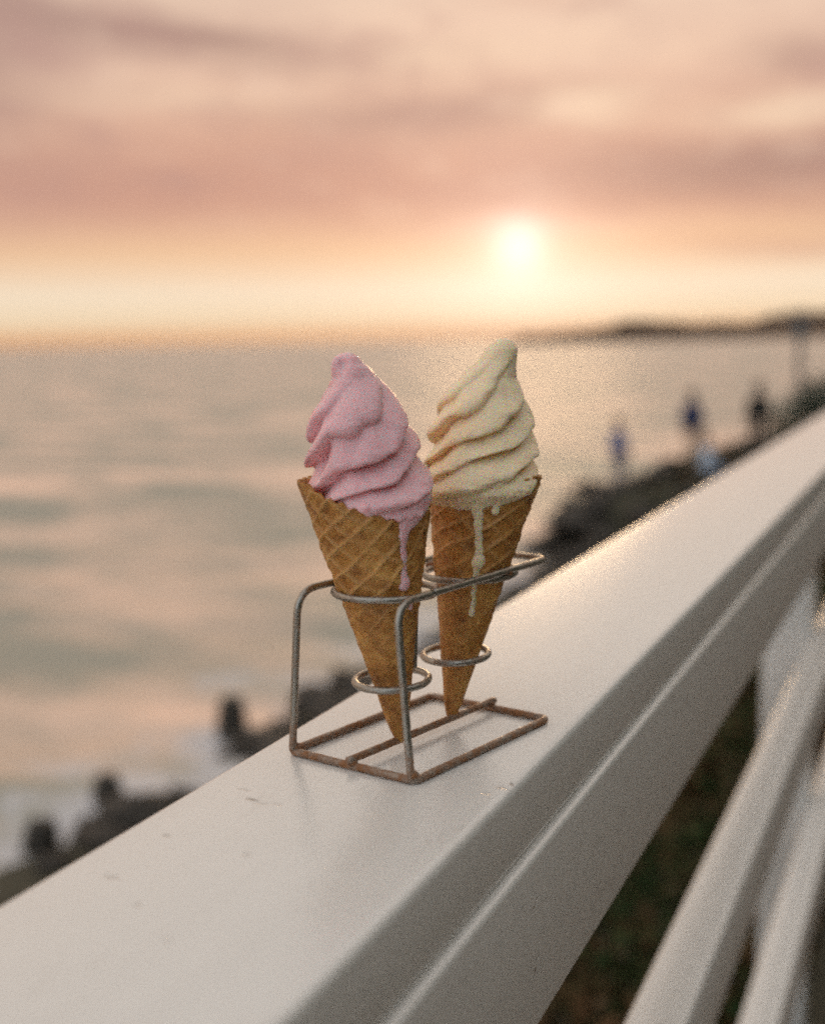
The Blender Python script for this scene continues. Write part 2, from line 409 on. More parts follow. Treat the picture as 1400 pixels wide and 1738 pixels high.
ys = np.concatenate([np.linspace(-20, 0, 14, endpoint=False), np.linspace(0, 60, 170, endpoint=False), np.linspace(60, 400, 60)])
V = [(x, y, bank_z(x, y)) for y in ys for x in xs]
bank_o = mesh_obj('bank', V, grid_faces(len(xs), len(ys)), M_bank); tag(bank_o, 'dark overgrown bank falling from the railing to the stones', kind='structure')
hx = np.concatenate([np.linspace(3.3, 9, 12), np.linspace(11, 70, 12)]); hy = np.linspace(-60, 330, 80)  # slope out of view, added to keep sky light off the railing's side
V = [(x + .6*noise.noise(Vector((x*.2, y*.2, 8))), y, -1.12+min(26, max(0, x-3.3)*1.1+.9*min(1, (x-3.3)*1.2))*(1+.2*noise.noise(Vector((x*.12, y*.08, 2))))) for y in hy for x in hx]
shading_hill = mesh_obj('shading_hillside', V, grid_faces(len(hx), len(hy)), simple('shading_hillside_scrub', (.09, .11, .09, 1), .95, .4, .8)); tag(shading_hill, 'unseen scrub slope added on the land side to shade the railing', kind='structure')
M_path = simple('path_gravel', (.13, .10, .075, 1), .9, .3, 6., .5, 60., .01)
pv = [(x, y, -1.09) for y in (-20, 400) for x in (-.1, 3.4)]
pth = bevel_box('path', -.12, 3.4, -20, 300, -1.2, -1.075, M_path, None, .02); tag(pth, 'plain walkway on the camera side of the white railing', kind='structure')

M_head = simple('headland_scrub', (.10, .06, .035, 1), .95, .4, .02)
def dirv(a_deg): a = CAM_AZ+R(a_deg); return Vector((math.sin(a), math.cos(a), 0))
# low wooded headland 1.7 km away; skyline heights in metres against bearing from the view axis
sk = [(4.3, 2), (5.2, 7), (7.5, 9), (8.8, 11), (9.8, 17), (11.2, 17), (12.5, 14), (14, 14), (15.4, 13), (16.2, 20), (17.2, 24), (18.6, 22), (20, 26), (24, 34), (34, 40), (50, 30)]
V = []; aa = np.linspace(4.2, 50, 240); prof = [0, .35, .7, 1, .9, .6, 0]
for j, pz in enumerate(prof):
    for a_ in aa:
        hh = float(np.interp(a_, [s[0] for s in sk], [s[1] for s in sk]))*1.35
        d_ = 1640+j*28+30*noise.noise(Vector((a_*.6, j*.3, 0)))
        p = dirv(a_)*d_; V.append((p.x, p.y, SEA_Z-1+pz*hh*(1+.15*noise.noise(Vector((a_*2, j, 3))))+(1.2 if pz > 0 else 0)))
head = mesh_obj('headland', V, grid_faces(len(aa), len(prof), False), M_head); tag(head, 'low dark headland along the horizon right of the sun', kind='structure')
# the wood on it
bm = bmesh.new()
ico = bmesh.new(); bmesh.ops.create_icosphere(ico, subdivisions=2, radius=1)
iv = [v.co.copy() for v in ico.verts]; fi = [tuple(v.index for v in f.verts) for f in ico.faces]; ico.free()
V = []; F = []
for i in range(900):
    a_ = random.uniform(5.2, 50); hh = float(np.interp(a_, [s[0] for s in sk], [s[1] for s in sk]))
    d_ = random.uniform(1690, 1760); p = dirv(a_)*d_; rr = random.uniform(2.5, 5.5)*(.5+.5*min(1, hh/15))
    z0 = SEA_Z+hh*1.35+random.uniform(-3, 2.5)*min(1, hh/12)
    b0 = len(V)
    for v in iv:
        q = Vector((v.x*rr*1.2, v.y*rr*1.2, v.z*rr*.95))*(1+.35*noise.noise(v*2.1+Vector((i, 0, 0))))
        V.append((p.x+q.x, p.y+q.y, z0+q.z))
    F += [tuple(b0+k for k in f) for f in fi]
wood = mesh_obj('distant_woodland', V, F, simple('far_trees', (.09, .055, .03, 1), .9, .4, .05)); tag(wood, 'far off wood covering the headland on the horizon', 'woodland', kind='stuff')

# ------------------------------------------------------------------ stones on the shore
M_rock = simple('wet_stone', (.045, .037, .028, 1), .6, .45, 2.5, .8, 5., .06)
protos = []
for k in range(5):
    bm = bmesh.new(); bmesh.ops.create_icosphere(bm, subdivisions=4, radius=1)
    for v in bm.verts:
        n_ = v.co.normalized()
        q = n_*(1+.32*noise.noise(n_*1.1+Vector((k*7, 0, 0)))+.10*noise.noise(n_*3.3+Vector((k*3, 1, 0))))
        for s in range(5):   # flat broken faces
            pn = Vector((math.sin(k*5+s*2.4), math.cos(k*3+s*1.7), math.sin(s*2.9+k))).normalized()
            dd = q.dot(pn)-.72
            if dd > 0: q -= pn*dd*.85
        v.co = q
    me = bpy.data.meshes.new('boulder'); bm.to_mesh(me); bm.free(); me.materials.append(M_rock)
    me.polygons.foreach_set('use_smooth', [True]*len(me.polygons)); protos.append(me)
def boulder(x, y, s, z=None):
    o = bpy.data.objects.new('boulder', random.choice(protos)); col.objects.link(o)
    sc = Vector((s*random.uniform(.8, 1.3), s*random.uniform(.8, 1.3), s*random.uniform(.5, .8)))
    o.location = (x, y, (bank_z(x, y) if z is None else z)+sc.z*.25); o.scale = sc
    o.rotation_euler = (random.uniform(-.3, .3), random.uniform(-.3, .3), random.uniform(0, 6.28))
    return o
for i in range(70):
    y = random.uniform(8.5, 27.5); o = boulder(-7.75+random.uniform(-.35, .5), y, random.uniform(.16, .34))
    tag(o, 'dark wet boulder in the row at the foot of the bank', 'boulder', 'boulders along the water edge below the railing')
for i in range(64):
    u = random.random(); y = 27.7+abs(random.gauss(0, .5))+(random.random()*9 if i % 2 else 0); x = -9.3+5.6*u**1.2
    o = boulder(x, y, random.uniform(.25, .45), None if i % 2 else max(SEA_Z, bank_z(x, 28.4)-random.random()*.9))
    tag(o, 'dark boulder heaped on the point of stones beyond the cream cone', 'boulder', 'boulders on the stony point where people stand')

# ------------------------------------------------------------------ old timber posts in the surf
M_post = simple('weathered_timber', (.040, .034, .026, 1), .75, .4, 6., .6, 14., .02)
def pile(x, y, ztop, r_, lean, label):
    V = []; n = 18; L = ztop-(SEA_Z-1.2); H = 22
    for j in range(H+1):
        t_ = j/H; z = SEA_Z-1.2+L*t_
        for k in range(n):
            th = 2*math.pi*k/n; rr = r_*(1+.07*noise.noise(Vector((math.cos(th)*2, math.sin(th)*2, z*.8+x)))-.30*max(0, (t_-.8)/.2)**2)*(1+.05*math.sin(th*9+x))
            zz = z + (.05*noise.noise(Vector((math.cos(th)*3, math.sin(th)*3, x*3))) if j == H else 0)
            V.append((x+lean*t_*L+rr*math.cos(th), y+rr*math.sin(th), zz))
    F = grid_faces(n, H+1, True); F.append(tuple(range(H*n, H*n+n)))
    o = mesh_obj('timber_post', V, F, M_post); tag(o, label, 'post', 'old timber posts standing in the surf')
    return o
pile(-8.45, 13.15, -4.26, .19, .03, 'tallest old timber post in the surf, nearest to the wire stand')
pile(-8.45, 10.6, -4.44, .17, .02, 'second old timber post, between its taller and its stubby neighbour')
pile(-8.50, 9.45, -4.52, .19, .1, 'stubby leaning timber post in the surf nearest the left edge')

# ------------------------------------------------------------------ white railing
YA, YB = -1.6, 62.0
rail = empty('railing', (-.24, 0, -1.1)); tag(rail, 'white painted wooden railing running away to the right under the wire stand', 'railing')
def rp(o): o.parent = rail; o.location = (.24, 0, 1.1); return o
rp(bevel_box('handrail', -.3156, -.1775, YA, YB, -.0386, 0, M_paint, None, .0045, 4))
rp(bevel_box('fascia_board', -.224, -.1738, YA, YB, -.1268, -.0390, M_paint, None, .0032, 4))
rp(bevel_box('middle_rail', -.224, -.1775, YA, YB, -.406, -.333, M_paint, None, .004, 3))
rp(bevel_box('lower_rail', -.224, -.1775, YA, YB, -.721, -.648, M_paint, None, .004, 3))
post_me = None
for i in range(34):
    y = .5+1.8*i
    if post_me is None:
        o = bevel_box('post', -.311, -.2245, -.043, .043, -1.5, -.039, M_paint, None, .004, 3); post_me = o.data
    else:
        o = bpy.data.objects.new('post', post_me); col.objects.link(o)
    o.parent = rail; o.location = (.24, y, 1.1)

# ------------------------------------------------------------------ wire stand
WR = .0019
stand = empty('wire_cone_stand', (-.2439, .5595, 0), R(-13.6)); tag(stand, 'rusty bent wire stand with two ring pairs standing on the white handrail', 'cone stand')
z0 = WR+.0002
tube('base_frame', fillet([(-.0388, -.0570, z0), (.0376, -.0568, z0), (.0392, .0568, z0), (-.0375, .0580, z0)], .004, 6, True), WR, M_wire, stand, closed=True, wob=.12)
tube('center_bar', [(.0009, -.0600, z0+2*WR-.0004), (.0033, .0606, z0+2*WR-.0004)], WR, M_wire, stand, wob=.12)
ZT = .0835
tube('leg', fillet([(-.0372, -.0572, z0+.001), (-.0370, -.0574, .004), (-.0300, -.0574, ZT), (-.0288, -.0285, ZT)], [.001, .001, .013, .001], 10), WR, M_wire, stand, wob=.08)
tube('leg', fillet([(.0358, -.0568, z0+.001), (.0356, -.0570, .004), (.0296, -.0570, ZT), (.0288, -.0285, ZT)], [.001, .001, .013, .001], 10), WR, M_wire, stand, wob=.08)
tube('top_frame', fillet([(-.0288, -.0283, ZT), (-.0272, .0775, ZT), (.0272, .0780, ZT), (.0288, -.0283, ZT)], .009, 9), WR, M_wire, stand, wob=.08)
def ring(cx_, cy_, z, r_, tx=0.):
    P_ = [(cx_+r_*math.cos(a), cy_+r_*math.sin(a), z+tx*math.sin(a)*r_) for a in np.linspace(0, 2*math.pi, 56, endpoint=False)]
    return tube('cone_ring', P_, WR*.95, M_wire, stand, closed=True, wob=.08)
ring(-.0030, -.0238, ZT-.0030, .0252, -.02)
ring(.0032, .0392, ZT-.0034, .0238, .02)
ring(-.0008, -.0235, .0362, .0181, .04)
ring(.0018, .0272, .0384, .0170, .04)
# struts behind the cones tie each small ring to the large one over it
tube('strut', [(-.0008, -.0055, .0362), (-.003, .0008, ZT-.003)], WR*.8, M_wire, stand)
tube('strut', [(.0018, .0445, .0384), (.0032, .0632, ZT-.0034)], WR*.8, M_wire, stand)

for wx, wy, wz in ((-.0370, -.0560, .0045), (.0362, -.0558, .0045), (.0009, -.0572, .0040), (.0033, .0572, .0040), (-.0283, -.024, ZT-.001), (.0272, .039, ZT-.001), (.024, -.024, ZT-.002), (-.0225, .039, ZT-.002)):
    bm = bmesh.new(); bmesh.ops.create_icosphere(bm, subdivisions=3, radius=.0026)
    for v in bm.verts: v.co = v.co*(1+.25*noise.noise(v.co*700+Vector((wx*900, wy*900, 0)))); v.co.z *= .8
    me = bpy.data.meshes.new('weld_bead'); bm.to_mesh(me); bm.free(); me.materials.append(M_wire); me.polygons.foreach_set('use_smooth', [True]*len(me.polygons))
    o = bpy.data.objects.new('weld_bead', me); col.objects.link(o); o.parent = stand; o.location = (wx, wy, wz)

# ------------------------------------------------------------------ cones
def frame(T, Rm):
    a = (Rm-T).normalized(); e1 = (rgt-a*rgt.dot(a)).normalized(); return a, e1, a.cross(e1)
def make_cone(name, label, T, Rm, r0, r1, L, rimf, mat_ice, sections, drips, seed, lobes, extra=(), dimple=(0, 0, 0), lip=(0, .12), seam_at=35):
    root = empty(name, T); tag(root, label, 'ice cream')
    a, e1, e2 = frame(T, Rm)
    sl = (r1-r0)/L
    nu, nv = 400, 260; V = []; ridge = []
    half = math.atan(sl); si = math.sin(half); apex = r0/sl
    for j in range(nv):
        t_ = j/(nv-1)
        for i in range(nu):
            th = 2*math.pi*i/nu
            top = rimf(math.degrees(th) if th < math.pi else math.degrees(th)-360)
            s_ = top*t_
            ph = th*si*1.0; rho = s_+apex
            seam = ((th-R(seam_at)) % (2*math.pi))/(2*math.pi)
            u = rho*math.cos(ph*4.1/4.1+.3); v = rho*math.sin(ph+.3)
            c45, s45 = math.cos(R(34)), math.sin(R(34))
            c46, s46 = math.cos(R(34+78)), math.sin(R(34+78))
            p1 = (u*c45+v*s45)/.0092+seed; p2 = (u*c46+v*s46)/.0092
            wv = .16*noise.noise(Vector((u*90, v*90, seed)))
            d1 = abs((p1+wv) % 1-.5); d2 = abs((p2+wv) % 1-.5)
            g = max(math.exp(-((.5-d1)/.13)**2), math.exp(-((.5-d2)/.13)**2)*.8)
            g *= min(1, max(.12, (s_-.035)/.06)) * (.75+.5*noise.noise(Vector((u*60, v*60, seed+3))))
            rr = r0+sl*s_
            if s_ < .006: rr = r0*math.sqrt(max(0, 1-((.006-s_)/.0062)**2))*.9+sl*s_
            rr += g*.0014 + .0018*(seam-.5) + .0005*noise.noise(Vector((math.cos(th)*2, math.sin(th)*2, s_*60+seed)))
            V.append(a*s_+e1*rr*math.cos(th)+e2*rr*math.sin(th)); ridge.append(g)
    for (q, dr) in ((0, .0017), (1, .0017)):   # rim thickness and inner wall
        for i in range(nu):
            th = 2*math.pi*i/nu; top = rimf(math.degrees(th) if th < math.pi else math.degrees(th)-360)
            s_ = top if q == 0 else top*.35
            rr = r0+sl*s_-dr
            V.append(a*s_+e1*rr*math.cos(th)+e2*rr*math.sin(th)); ridge.append(.2)
    F = grid_faces(nu, nv+2, True)
    wc = mesh_obj('waffle_cone', V, F, M_wafer, root)
    at = wc.data.attributes.new('ridge', 'FLOAT', 'POINT'); at.data.foreach_set('value', ridge)
    # --- soft serve, a lobed twist
    Zs = [s[0] for s in sections][::-1]; Ds = [(s[3] if len(s) > 3 else 0.) for s in sections][::-1]; Cs = [s[1] for s in sections][::-1]; Rs = [s[2] for s in sections][::-1]
    nz, nth = 330, 420; V = []
    zl = np.linspace(Zs[0], Zs[-1], nz)
    ztop = Zs[-1]; phs = 0; pv_ = zl[0]
    for z in zl:
        lam = .0138 if z < ztop-.045 else .0138+.014*(z-(ztop-.045))/.045
        phs += (z-pv_)/lam; pv_ = z
        c0 = float(np.interp(z, Zs, Cs)); d0 = float(np.interp(z, Zs, Ds)); r_ = float(np.interp(z, Zs, Rs))
        k_ = float(np.interp(ztop-z, [0, .010, .022, .034, .05, .058, .066, .075, .085], [0, .06, .20, .32, .38, .34, .24, .12, .06]))
        base = float(np.interp(ztop-z, [0, .02, .05], [.0, .3, 1]))
        for i in range(nth):
            th = 2*math.pi*i/nth; ct, st = math.cos(th), math.sin(th)
            nw = noise.noise(Vector((ct*1.2, st*1.2, z*38+seed)))
            nw2 = noise.noise(Vector((ct*2.6, st*2.6, z*90+seed+9)))
            q = lobes*(th/(2*math.pi)) - phs + .42*nw + .15*nw2
            f = q % 1.0
            f = f**1.3
            b_ = abs(math.sin(math.pi*f))**1.05
            amp_l = .75+.5*noise.noise(Vector((ct*1.6, st*1.6, z*60+seed+20)))
            coil = .045*math.sin(th-2*math.pi*z/.043+seed)
            rr = r_*(1.045+coil*base) - k_*r_*amp_l*(1-b_)
            fr_ = min(1, max(0, -st-.2)*2.2); zf = min(1, max(0, (lip[1]-z)/.022)); rr += lip[0]*.62*fr_*zf*zf*(3-2*zf)
            rr += .0004*noise.noise(Vector((ct*8, st*8, z*400)))*base
            dz = -.0024*b_*base*(k_/.2)
            p = rgt*(c0+rr*ct) + Vector((rgt.y*-1, rgt.x, 0))*(rr*st+d0)
            p = Vector((p.x, p.y, z-T.z+dz))
            if True:      # below the rim the ice cream stays inside the wafer, or laps over its front edge
                s_ = p.dot(a); th_c = math.degrees(math.atan2(p.dot(e2), p.dot(e1)))
                gap = rimf(th_c)-s_
                if gap > -.0004:
                    ax_p = a*s_; rad_v = p-ax_p; lim = r0+sl*s_-.0012-min(.003, max(0, gap)*.35)+(.02 if lip[0] > .003 else lip[0])*min(1, max(0, -st-.25)*3)
                    if rad_v.length > lim: p = ax_p+rad_v.normalized()*lim
            V.append(p)
    vd = Vector((-rgt.y, rgt.x, 0))
    dz_, dx_, sg = dimple
    for v in V:
        q = (v.z-(dz_-T.z))**2/(.0040**2) + (v.dot(rgt)-dx_)**2/(.0026**2)
        if q < 6 and v.dot(vd) < 0.002: v += vd*sg*math.exp(-q)
    F = grid_faces(nth, nz, True)
    F.append(tuple(range(nth))[::-1]); F.append(tuple(range((nz-1)*nth, nz*nth)))
    # --- drips and overflow, beads running down the wafer
    def bead(p, r3):
        b0 = len(V); ax = r3 if hasattr(r3, '__len__') else (r3, r3, r3)
        rad_n = p[1]
        for v in iv: V.append(p[0]+e1_(p)*v.x*ax[0]+n_(p)*v.y*ax[1]+a*v.z*ax[2])
        for f in fi: F.append(tuple(b0+k for k in f))
    def n_(p): return p[1]
    def e1_(p): return p[1].cross(a)
    for chain in drips:
        pts_ = []
        for (d1, s1, w1_, t1), (d2, s2, w2_, t2) in zip(chain, chain[1:]):
            L_ = max(abs(s2-s1), abs(R(d2-d1))*.025); k = max(2, int(L_/.0004))
            for q in range(k):
                u = q/k; pts_.append((d1+(d2-d1)*u, s1+(s2-s1)*u, w1_+(w2_-w1_)*u, t1+(t2-t1)*u))
        pts_.append(chain[-1])
        for qi, (dg_, s_, w_, t_) in enumerate(pts_):
            jit = 1+.14*noise.noise(Vector((s_*700, seed, dg_)))
            th = R(dg_)+.03*noise.noise(Vector((s_*300, seed+4, 0)))
            nrm = (e1*math.cos(th)+e2*math.sin(th)).normalized(); rr = r0+sl*s_+.0004
            bead((a*s_+nrm*rr, nrm), (w_*jit, t_, max(w_*jit*.8, .0012)))
    for (off, nrm, size) in extra:
        bead((Vector(off), nrm), size)
    ice = mesh_obj('soft_serve', V, F, mat_ice, root)
    rm = ice.modifiers.new('r', 'REMESH'); rm.mode = 'VOXEL'; rm.voxel_size = .0004; rm.use_smooth_shade = True
    sm = ice.modifiers.new('s', 'SMOOTH'); sm.factor = .5; sm.iterations = 3
    bake(ice)
    ice.data.materials.clear(); ice.data.materials.append(mat_ice)
    ice.data.polygons.foreach_set('use_smooth', [True]*len(ice.data.polygons))
    return root

def jag(base_pts, amp, seed, teeth):
    xs_ = [p[0] for p in base_pts]; ys_ = [p[1] for p in base_pts]
    def f(d):
        d = (d+180) % 360-180
        tri = abs(((d+seed)/teeth) % 1-.5)*2
        return float(np.interp(d, xs_, ys_)) + amp*(tri-.5) + amp*.6*noise.noise(Vector((d*.11, seed, 0)))
    return f
# strawberry cone
P_T, P_R = Vector((-.2469, .5383, .004)), Vector((-.2583, .5332, .1301))
pink_rim = jag([(-180, .1350), (-147, .1345), (-132, .1285), (-118, .1262), (-103, .1225), (-90, .1190), (-76, .1160), (-62, .1135), (-45, .1140), (-30, .1180), (-10, .1220), (20, .128), (90, .134), (180, .1350)], .0019, 3, 11)
pink_sec = [(.1962, -.0211, .0010), (.1953, -.0213, .0036), (.1938, -.0214, .0058), (.1915, -.0213, .0073), (.1887, -.0196, .0090), (.1845, -.0176, .0106), (.1802, -.0165, .0138), (.1761, -.0168, .0171), (.1705, -.0170, .0212),
            (.1648, -.0158, .0243), (.1591, -.0146, .0262), (.1535, -.0138, .0268), (.1492, -.0134, .0274), (.1450, -.0128, .0281), (.1392, -.0118, .0297), (.1340, -.0114, .0308),
            (.1290, -.0108, .0301), (.1230, -.0105, .0292), (.1180, -.0102, .0284), (.1130, -.0097, .0268), (.1080, -.009, .0230)]
pd = [[(-30, .1225, .0060, .0022), (-40, .1180, .0062, .0024), (-49, .1140, .0055, .0022), (-55, .1110, .0042, .0020), (-57, .1074, .0028, .0017), (-59.6, .1045, .0030, .0016), (-58.5, .1015, .0019, .0014), (-57, .0945, .0019, .0014), (-58, .0890, .0017, .0013),
       (-57.5, .0860, .0021, .0016), (-57.5, .0835, .0030, .0026), (-57.5, .0815, .0030, .0024)],
      [(-45, .0715, .0015, .0012), (-45, .0700, .0017, .0013)],
      [(-92, .1220, .0030, .0022), (-90, .1196, .0022, .0018)]]
make_cone('ice_cream_cone', 'waffle cone of pink soft serve dripping down, held in the front rings', P_T, P_R, .0026, .0312, .1268, pink_rim, M_pink, pink_sec, pd, 1.7, 5, (), (.1900, -.0232, .0032), (.0012, .138), -27)
# vanilla cone
Q_T, Q_R = Vector((-.2382, .5825, .004)), Vector((-0.2268, 0.6053, 0.1256))
cream_rim = jag([(-180, .1290), (-150, .1255), (-120, .1225), (-90, .1230), (-60, .1270), (-35, .1315), (-10, .1330), (30, .132), (90, .131), (180, .1290)], .0012, 5, 14)
cream_sec = [(0.2015, 0.0324, 0.001, 0.0258), (0.2004, 0.0321, 0.004, 0.0257), (0.1984, 0.0317, 0.0062, 0.0254), (0.1959, 0.031, 0.0081, 0.0251), (0.1904, 0.0287, 0.0101, 0.0244), (0.186, 0.0256, 0.0126, 0.0239), (0.1811, 0.0227, 0.0153, 0.0233), (0.1768, 0.0216, 0.0188, 0.0227), (0.1723, 0.0213, 0.0216, 0.0221), (0.1661, 0.0207, 0.0251, 0.0213), (0.16, 0.0196, 0.0272, 0.0206), (0.1539, 0.019, 0.0278, 0.0198), (0.1493, 0.0185, 0.0282, 0.0192), (0.1432, 0.0184, 0.029, 0.0184), (0.1371, 0.0186, 0.0291, 0.0176), (0.1309, 0.0189, 0.0292, 0.0168), (0.1261, 0.0187, 0.0297, 0.0162), (0.1236, 0.0184, 0.0290, 0.0158), (0.1212, 0.0180, 0.0262, 0.0155), (0.116, 0.0170, 0.0215, 0.0147)]
cd = [[(-99, .1215, .0075, .0022), (-98, .1180, .0062, .0022), (-97.3, .1145, .0046, .0020), (-95, .1100, .0034, .0018), (-92, .1060, .0024, .0015), (-91.3, .1020, .0026, .0016), (-89, .0975, .0023, .0015), (-86.6, .0925, .0022, .0015), (-85, .0880, .0024, .0016),
       (-84.2, .0856, .0034, .0027), (-84.2, .0838, .0036, .0027), (-84.8, .0810, .0022, .0016), (-85, .0775, .0015, .0012), (-84, .0730, .0015, .0012), (-81, .0643, .0014, .0012), (-79.5, .0585, .0018, .0014), (-79.3, .0572, .0018, .0014)],
      [(-80, .1245, .0055, .0030), (-78, .1205, .0034, .0026), (-76.5, .1175, .0018, .0018), (-75.5, .1140, .0018, .0017), (-75, .1115, .0023, .0021), (-75, .1106, .0022, .0020)]]
make_cone('ice_cream_cone', 'waffle cone of pale vanilla soft serve with white drips, held in the rear rings', Q_T, Q_R, .0026, .0283, .125, cream_rim, M_cream, cream_sec, cd, 4.4, 5, (), (.1945, .0322, .0040), (.0060, .147), -22)

# ------------------------------------------------------------------ people on and off the stones
def person(label, x, y, z, face, shirt, legs, hair, skin=(.42, .25, .17, 1), h=1.72, pose='stand'):
    root = empty('person', (x, y, z), face); tag(root, label, 'person')
    k = h/1.72
    sit = pose == 'sit'
    hipz = .36 if sit else .92
    V = [(0, 0, hipz)]; Rr = [(.22, .17)]; E_ = []
    def add(p, r_, par): V.append(p); Rr.append((r_, r_*.85) if not isinstance(r_, tuple) else r_); E_.append((par, len(V)-1)); return len(V)-1
    ty = hipz
    w_ = add((0, .0, ty+.20), (.19, .15), 0); ch = add((0, .02, ty+.42), (.25, .18), w_); nk = add((0, .01, ty+.55), (.062, .06), ch)
    hb = add((0, -.01, ty+.62), (.065, .075), nk); hd = add((0, -.02, ty+.72), (.082, .10), hb); ht = add((0, -.01, ty+.80), (.06, .075), hd)
    add((0, -.115, ty+.685), (.014, .014), hd)      # nose
    for s in (-1, 1):
        sh = add((s*.17, .01, ty+.49), .075, ch)
        if sit: eb = add((s*.24, -.06, ty+.24), .055, sh); wr = add((s*.14, -.26, ty+.17), .03, eb); hn = add((s*.10, -.33, ty+.16), (.035, .02), wr)
        else: eb = add((s*.235, .03, ty+.20), .055, sh); wr = add((s*.25, -.05, ty-.03), .03, eb); hn = add((s*.25, -.07, ty-.10), (.036, .02), wr)
        for q in range(4):
            fb = add((V[hn][0]+s*(.012*(q-1.5)), V[hn][1]-.015, V[hn][2]-(.03 if not sit else .005)), .010, hn)
            add((V[fb][0], V[fb][1]-(.02 if not sit else .045), V[fb][2]-.04*(1-.15*abs(q-1.3))*(0 if sit else 1)), .008, fb)
        add((V[hn][0]-s*.03, V[hn][1]-.03, V[hn][2]-.01), .010, hn)
        hp = add((s*.095, 0, hipz-.04), .092, 0)
        if sit: kn = add((s*.13, -.42, hipz+.10), .062, hp); an = add((s*.12, -.52, .07), .04, kn)
        else: kn = add((s*.11, -.02, .48), .06, hp); an = add((s*.12+.02, .02 if s < 0 else -.04, .08), .04, kn)
        add((V[an][0], V[an][1]-.16, .035), (.035, .03), an)
    V = [tuple(c_*k for c_ in v) for v in V]
    me = bpy.data.meshes.new('body'); me.from_pydata(V, E_, []); o = bpy.data.objects.new('body', me); col.objects.link(o)
    sk_ = o.modifiers.new('skin', 'SKIN'); sk_.use_smooth_shade = True
    for i, v in enumerate(me.skin_vertices[0].data): v.radius = (Rr[i][0]*k, Rr[i][1]*k)
    me.skin_vertices[0].data[0].use_root = True
    sb = o.modifiers.new('sub', 'SUBSURF'); sb.levels = 1; sb.render_levels = 1
    bake(o); me = o.data; me.materials.clear()
    for nm, cc in (('skin', skin), ('top', shirt), ('trousers', legs)): me.materials.append(simple('person_'+nm, cc, .75, .12, 6.))
    for p in me.polygons:
        c_ = p.center; zz = c_.z/k; hand = abs(c_.x)/k > .2 and zz < ty+.05 and not sit
        if sit: p.material_index = 0 if zz > ty+.545 or (c_.y/k < -.22 and zz > ty+.1 and abs(c_.x)/k < .19 and zz < ty+.22) else (1 if zz > ty+.02 and c_.y/k > -.24 else 2)
        else: p.material_index = 0 if zz > ty+.545 or hand or zz < .05 else (1 if zz > ty-.01 else 2)
        p.use_smooth = True
    o.parent = root
    # hair as a cap
    bm = bmesh.new(); bmesh.ops.create_icosphere(bm, subdivisions=3, radius=1)
    for v in bm.verts:
        q = v.co.copy(); q = Vector((q.x*.098, q.y*.115, q.z*.115)); q *= 1+.10*noise.noise(v.co*3)
        if v.co.y < -.35 and v.co.z < .35: q.y *= .35
        if v.co.z < -.3: q.z *= 1.25
        v.co = (q+Vector((0, .012, ty+.765)))*k
    hm = bpy.data.meshes.new('hair'); bm.to_mesh(hm); bm.free(); hm.materials.append(simple('person_hair', hair, .7, .2, 20.))
    hm.polygons.foreach_set('use_smooth', [True]*len(hm.polygons))
    ho = bpy.data.objects.new('hair', hm); col.objects.link(ho); ho.parent = root
    return root
brown = (.03, .02, .012, 1)
def at(px_, py_, dist):   # plain bearings: degrees right of the rail, distance in metres
    return dist*math.sin(R(px_)), dist*math.cos(R(px_))
x, y = at(-14.29, 0, 30.5); person('person in a pale blue top standing on the outer end of the stones', x, y, bank_z(x, y)+.02, R(150), (.13, .16, .32, 1), (.12, .13, .2, 1), (.16, .09, .04, 1), h=1.78)
x, y = at(-11.02, 0, 30.8); person('person in a dark blue top and sand coloured trousers on the stones', x, y, bank_z(x, y)+.02, R(170), (.008, .025, .10, 1), (.42, .31, .22, 1), brown, h=1.88)
x, y = at(-8.15, 0, 29.5); person('person all in dark clothes standing where the stones meet the railing', x, y, bank_z(x, y)+.02, R(190), (.012, .012, .010, 1), (.012, .012, .012, 1), brown, h=1.9)
x, y = at(-10.4, 0, 28.9); person('person in a white top sitting on the stones right beside the handrail', x, y, bank_z(x, y)+.10, R(120), (.55, .66, .80, 1), (.22, .28, .38, 1), brown, pose='sit')

# ------------------------------------------------------------------ lamp post and shrub where the railing leads
M_grey = simple('grey_metal', (.13, .14, .145, 1), .5, .15, 5., .1, 30., .005, .3)
x, y = at(-6.45, 0, 21.)
lp = empty('signpost', (x, y, bank_z(x, y)-.1)); tag(lp, 'slim grey post with a small box head rising above the horizon by the railing', 'signpost')
zt = .50-(bank_z(x, y)-.1)
tube('post', [(0, 0, 0), (0, 0, zt-.28)], .045, M_grey, lp, 16)
bevel_box('sign_box', -.11, .11, -.06, .06, zt-.34, zt-.08, M_grey, lp, .015)
bevel_box('finial', -.03, .03, -.03, .03, zt-.08, zt+.02, M_grey, lp, .01)
def leaf_mass(name, pts_nrm, size, matl, parent=None):
    V = []; F = []
    for (p, s_) in pts_nrm:
        d = Vector((random.gauss(0, 1), random.gauss(0, 1), random.gauss(.5, .8))).normalized(); u = d.orthogonal().normalized(); u.rotate(Matrix.Rotation(random.uniform(0, 6.28), 3, d)); w_ = d.cross(u)
        l = size*s_*random.uniform(.6, 1.3); b0 = len(V)
        V += [p, p+u*l*.5+w_*l*.28, p+u*l+d*l*.15, p+u*l*.5-w_*l*.28]; F.append((b0, b0+1, b0+2, b0+3))
    return mesh_obj(name, V, F, matl, parent, False)
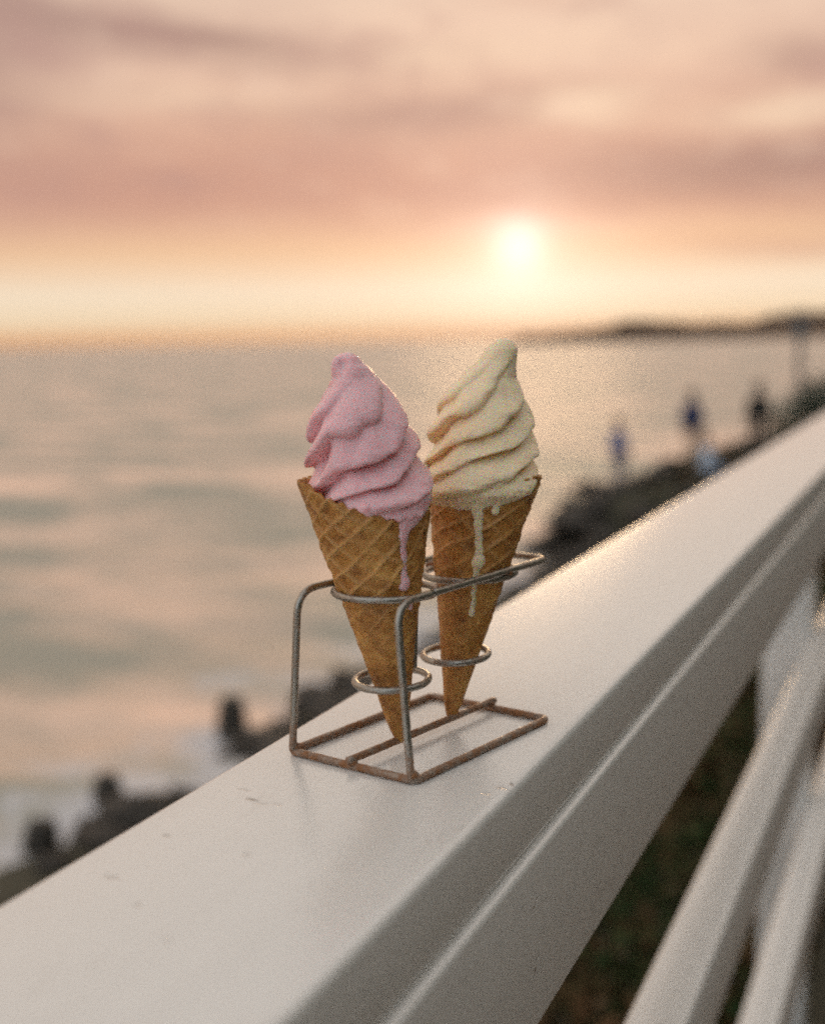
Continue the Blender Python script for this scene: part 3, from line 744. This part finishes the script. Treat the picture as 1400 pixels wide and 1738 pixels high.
def leaf_mat(name, c1, c2, c3):
    ma, t_, b = mat(name); tcn = t_.n('ShaderNodeTexCoord').outputs['Object']
    n = t_.noise(tcn, 2.2, 4, .6); n2 = t_.noise(tcn, 30., 2, .5)
    c_ = t_.ramp(t_.m('ADD', t_.m('MULTIPLY', n, .75), t_.m('MULTIPLY', n2, .25)), [(.42, c1), (.5, c2), (.57, c3)])
    t_.put(b.inputs['Base Color'], c_); b.inputs['Roughness'].default_value = .8; b.inputs['Specular IOR Level'].default_value = .15
    return ma
M_shrub = leaf_mat('shrub_leaves', (.035, .05, .03, 1), (.07, .085, .06, 1), (.10, .12, .09, 1))
x, y = at(-5.3, 0, 16.)
sh = empty('shrub', (x, y, bank_z(x, y)-.05)); tag(sh, 'grey green shrub behind the railing at the right edge', 'shrub')
topz = -.33-(bank_z(x, y)-.05)
pts_ = []
for i in range(5000):
    v = Vector((random.gauss(0, 1), random.gauss(0, 1), random.gauss(0, 1))).normalized()*random.random()**.35
    zz = topz*.62+v.z*topz*.40; rr = .42*(1+.3*noise.noise(v*2))
    pts_.append((Vector((v.x*rr*1.5, v.y*rr*1.5, zz)), 1))
leaf_mass('leaves', pts_, .07, M_shrub, sh)
for k in range(4): tube('stem', [(0, 0, 0), (.12*math.cos(k*1.6), .12*math.sin(k*1.6), topz*.35), (.35*math.cos(k*1.6+.2), .3*math.sin(k*1.6), topz*.7)], .015, M_post, sh, 8)

M_cover = leaf_mat('ground_cover_leaves', (.12, .065, .03, 1), (.07, .048, .02, 1), (.032, .062, .02, 1))
pts_ = []
for i in range(60000):
    u = random.random(); y = .2+10*u**1.3; x = -.28-3.6*random.random()**1.2
    pts_.append((Vector((x, y, bank_z(x, y)+random.random()**2*.22*(1+noise.noise(Vector((x*1.5, y*1.5, 0)))))), 1))
for i in range(26000):
    y = random.uniform(8, 60); x = -.5-6.2*random.random()
    pts_.append((Vector((x, y, bank_z(x, y)+random.random()**2*.35)), 2.4))
gc = leaf_mass('ground_cover', pts_, .06, M_cover); tag(gc, 'low dark green and brown plants covering the bank under the railing', 'ground cover', kind='stuff')

# ------------------------------------------------------------------ thin sea haze
ma = bpy.data.materials.new('sea_air'); ma.use_nodes = True; nt2 = NT(ma.node_tree); nt2.N.clear()
v = nt2.n('ShaderNodeVolumePrincipled'); v.inputs['Density'].default_value = .00004; v.inputs['Color'].default_value = (.96, .91, .88, 1); v.inputs['Anisotropy'].default_value = .6
mo = nt2.n('ShaderNodeOutputMaterial'); nt2.L.new(v.outputs[0], mo.inputs['Volume'])
hz = bevel_box('haze', -61000, 61000, -61000, 61000, -9, 72, ma, None, .01, 1); tag(hz, 'thin warm haze lying over the sea', None, None, 'stuff')
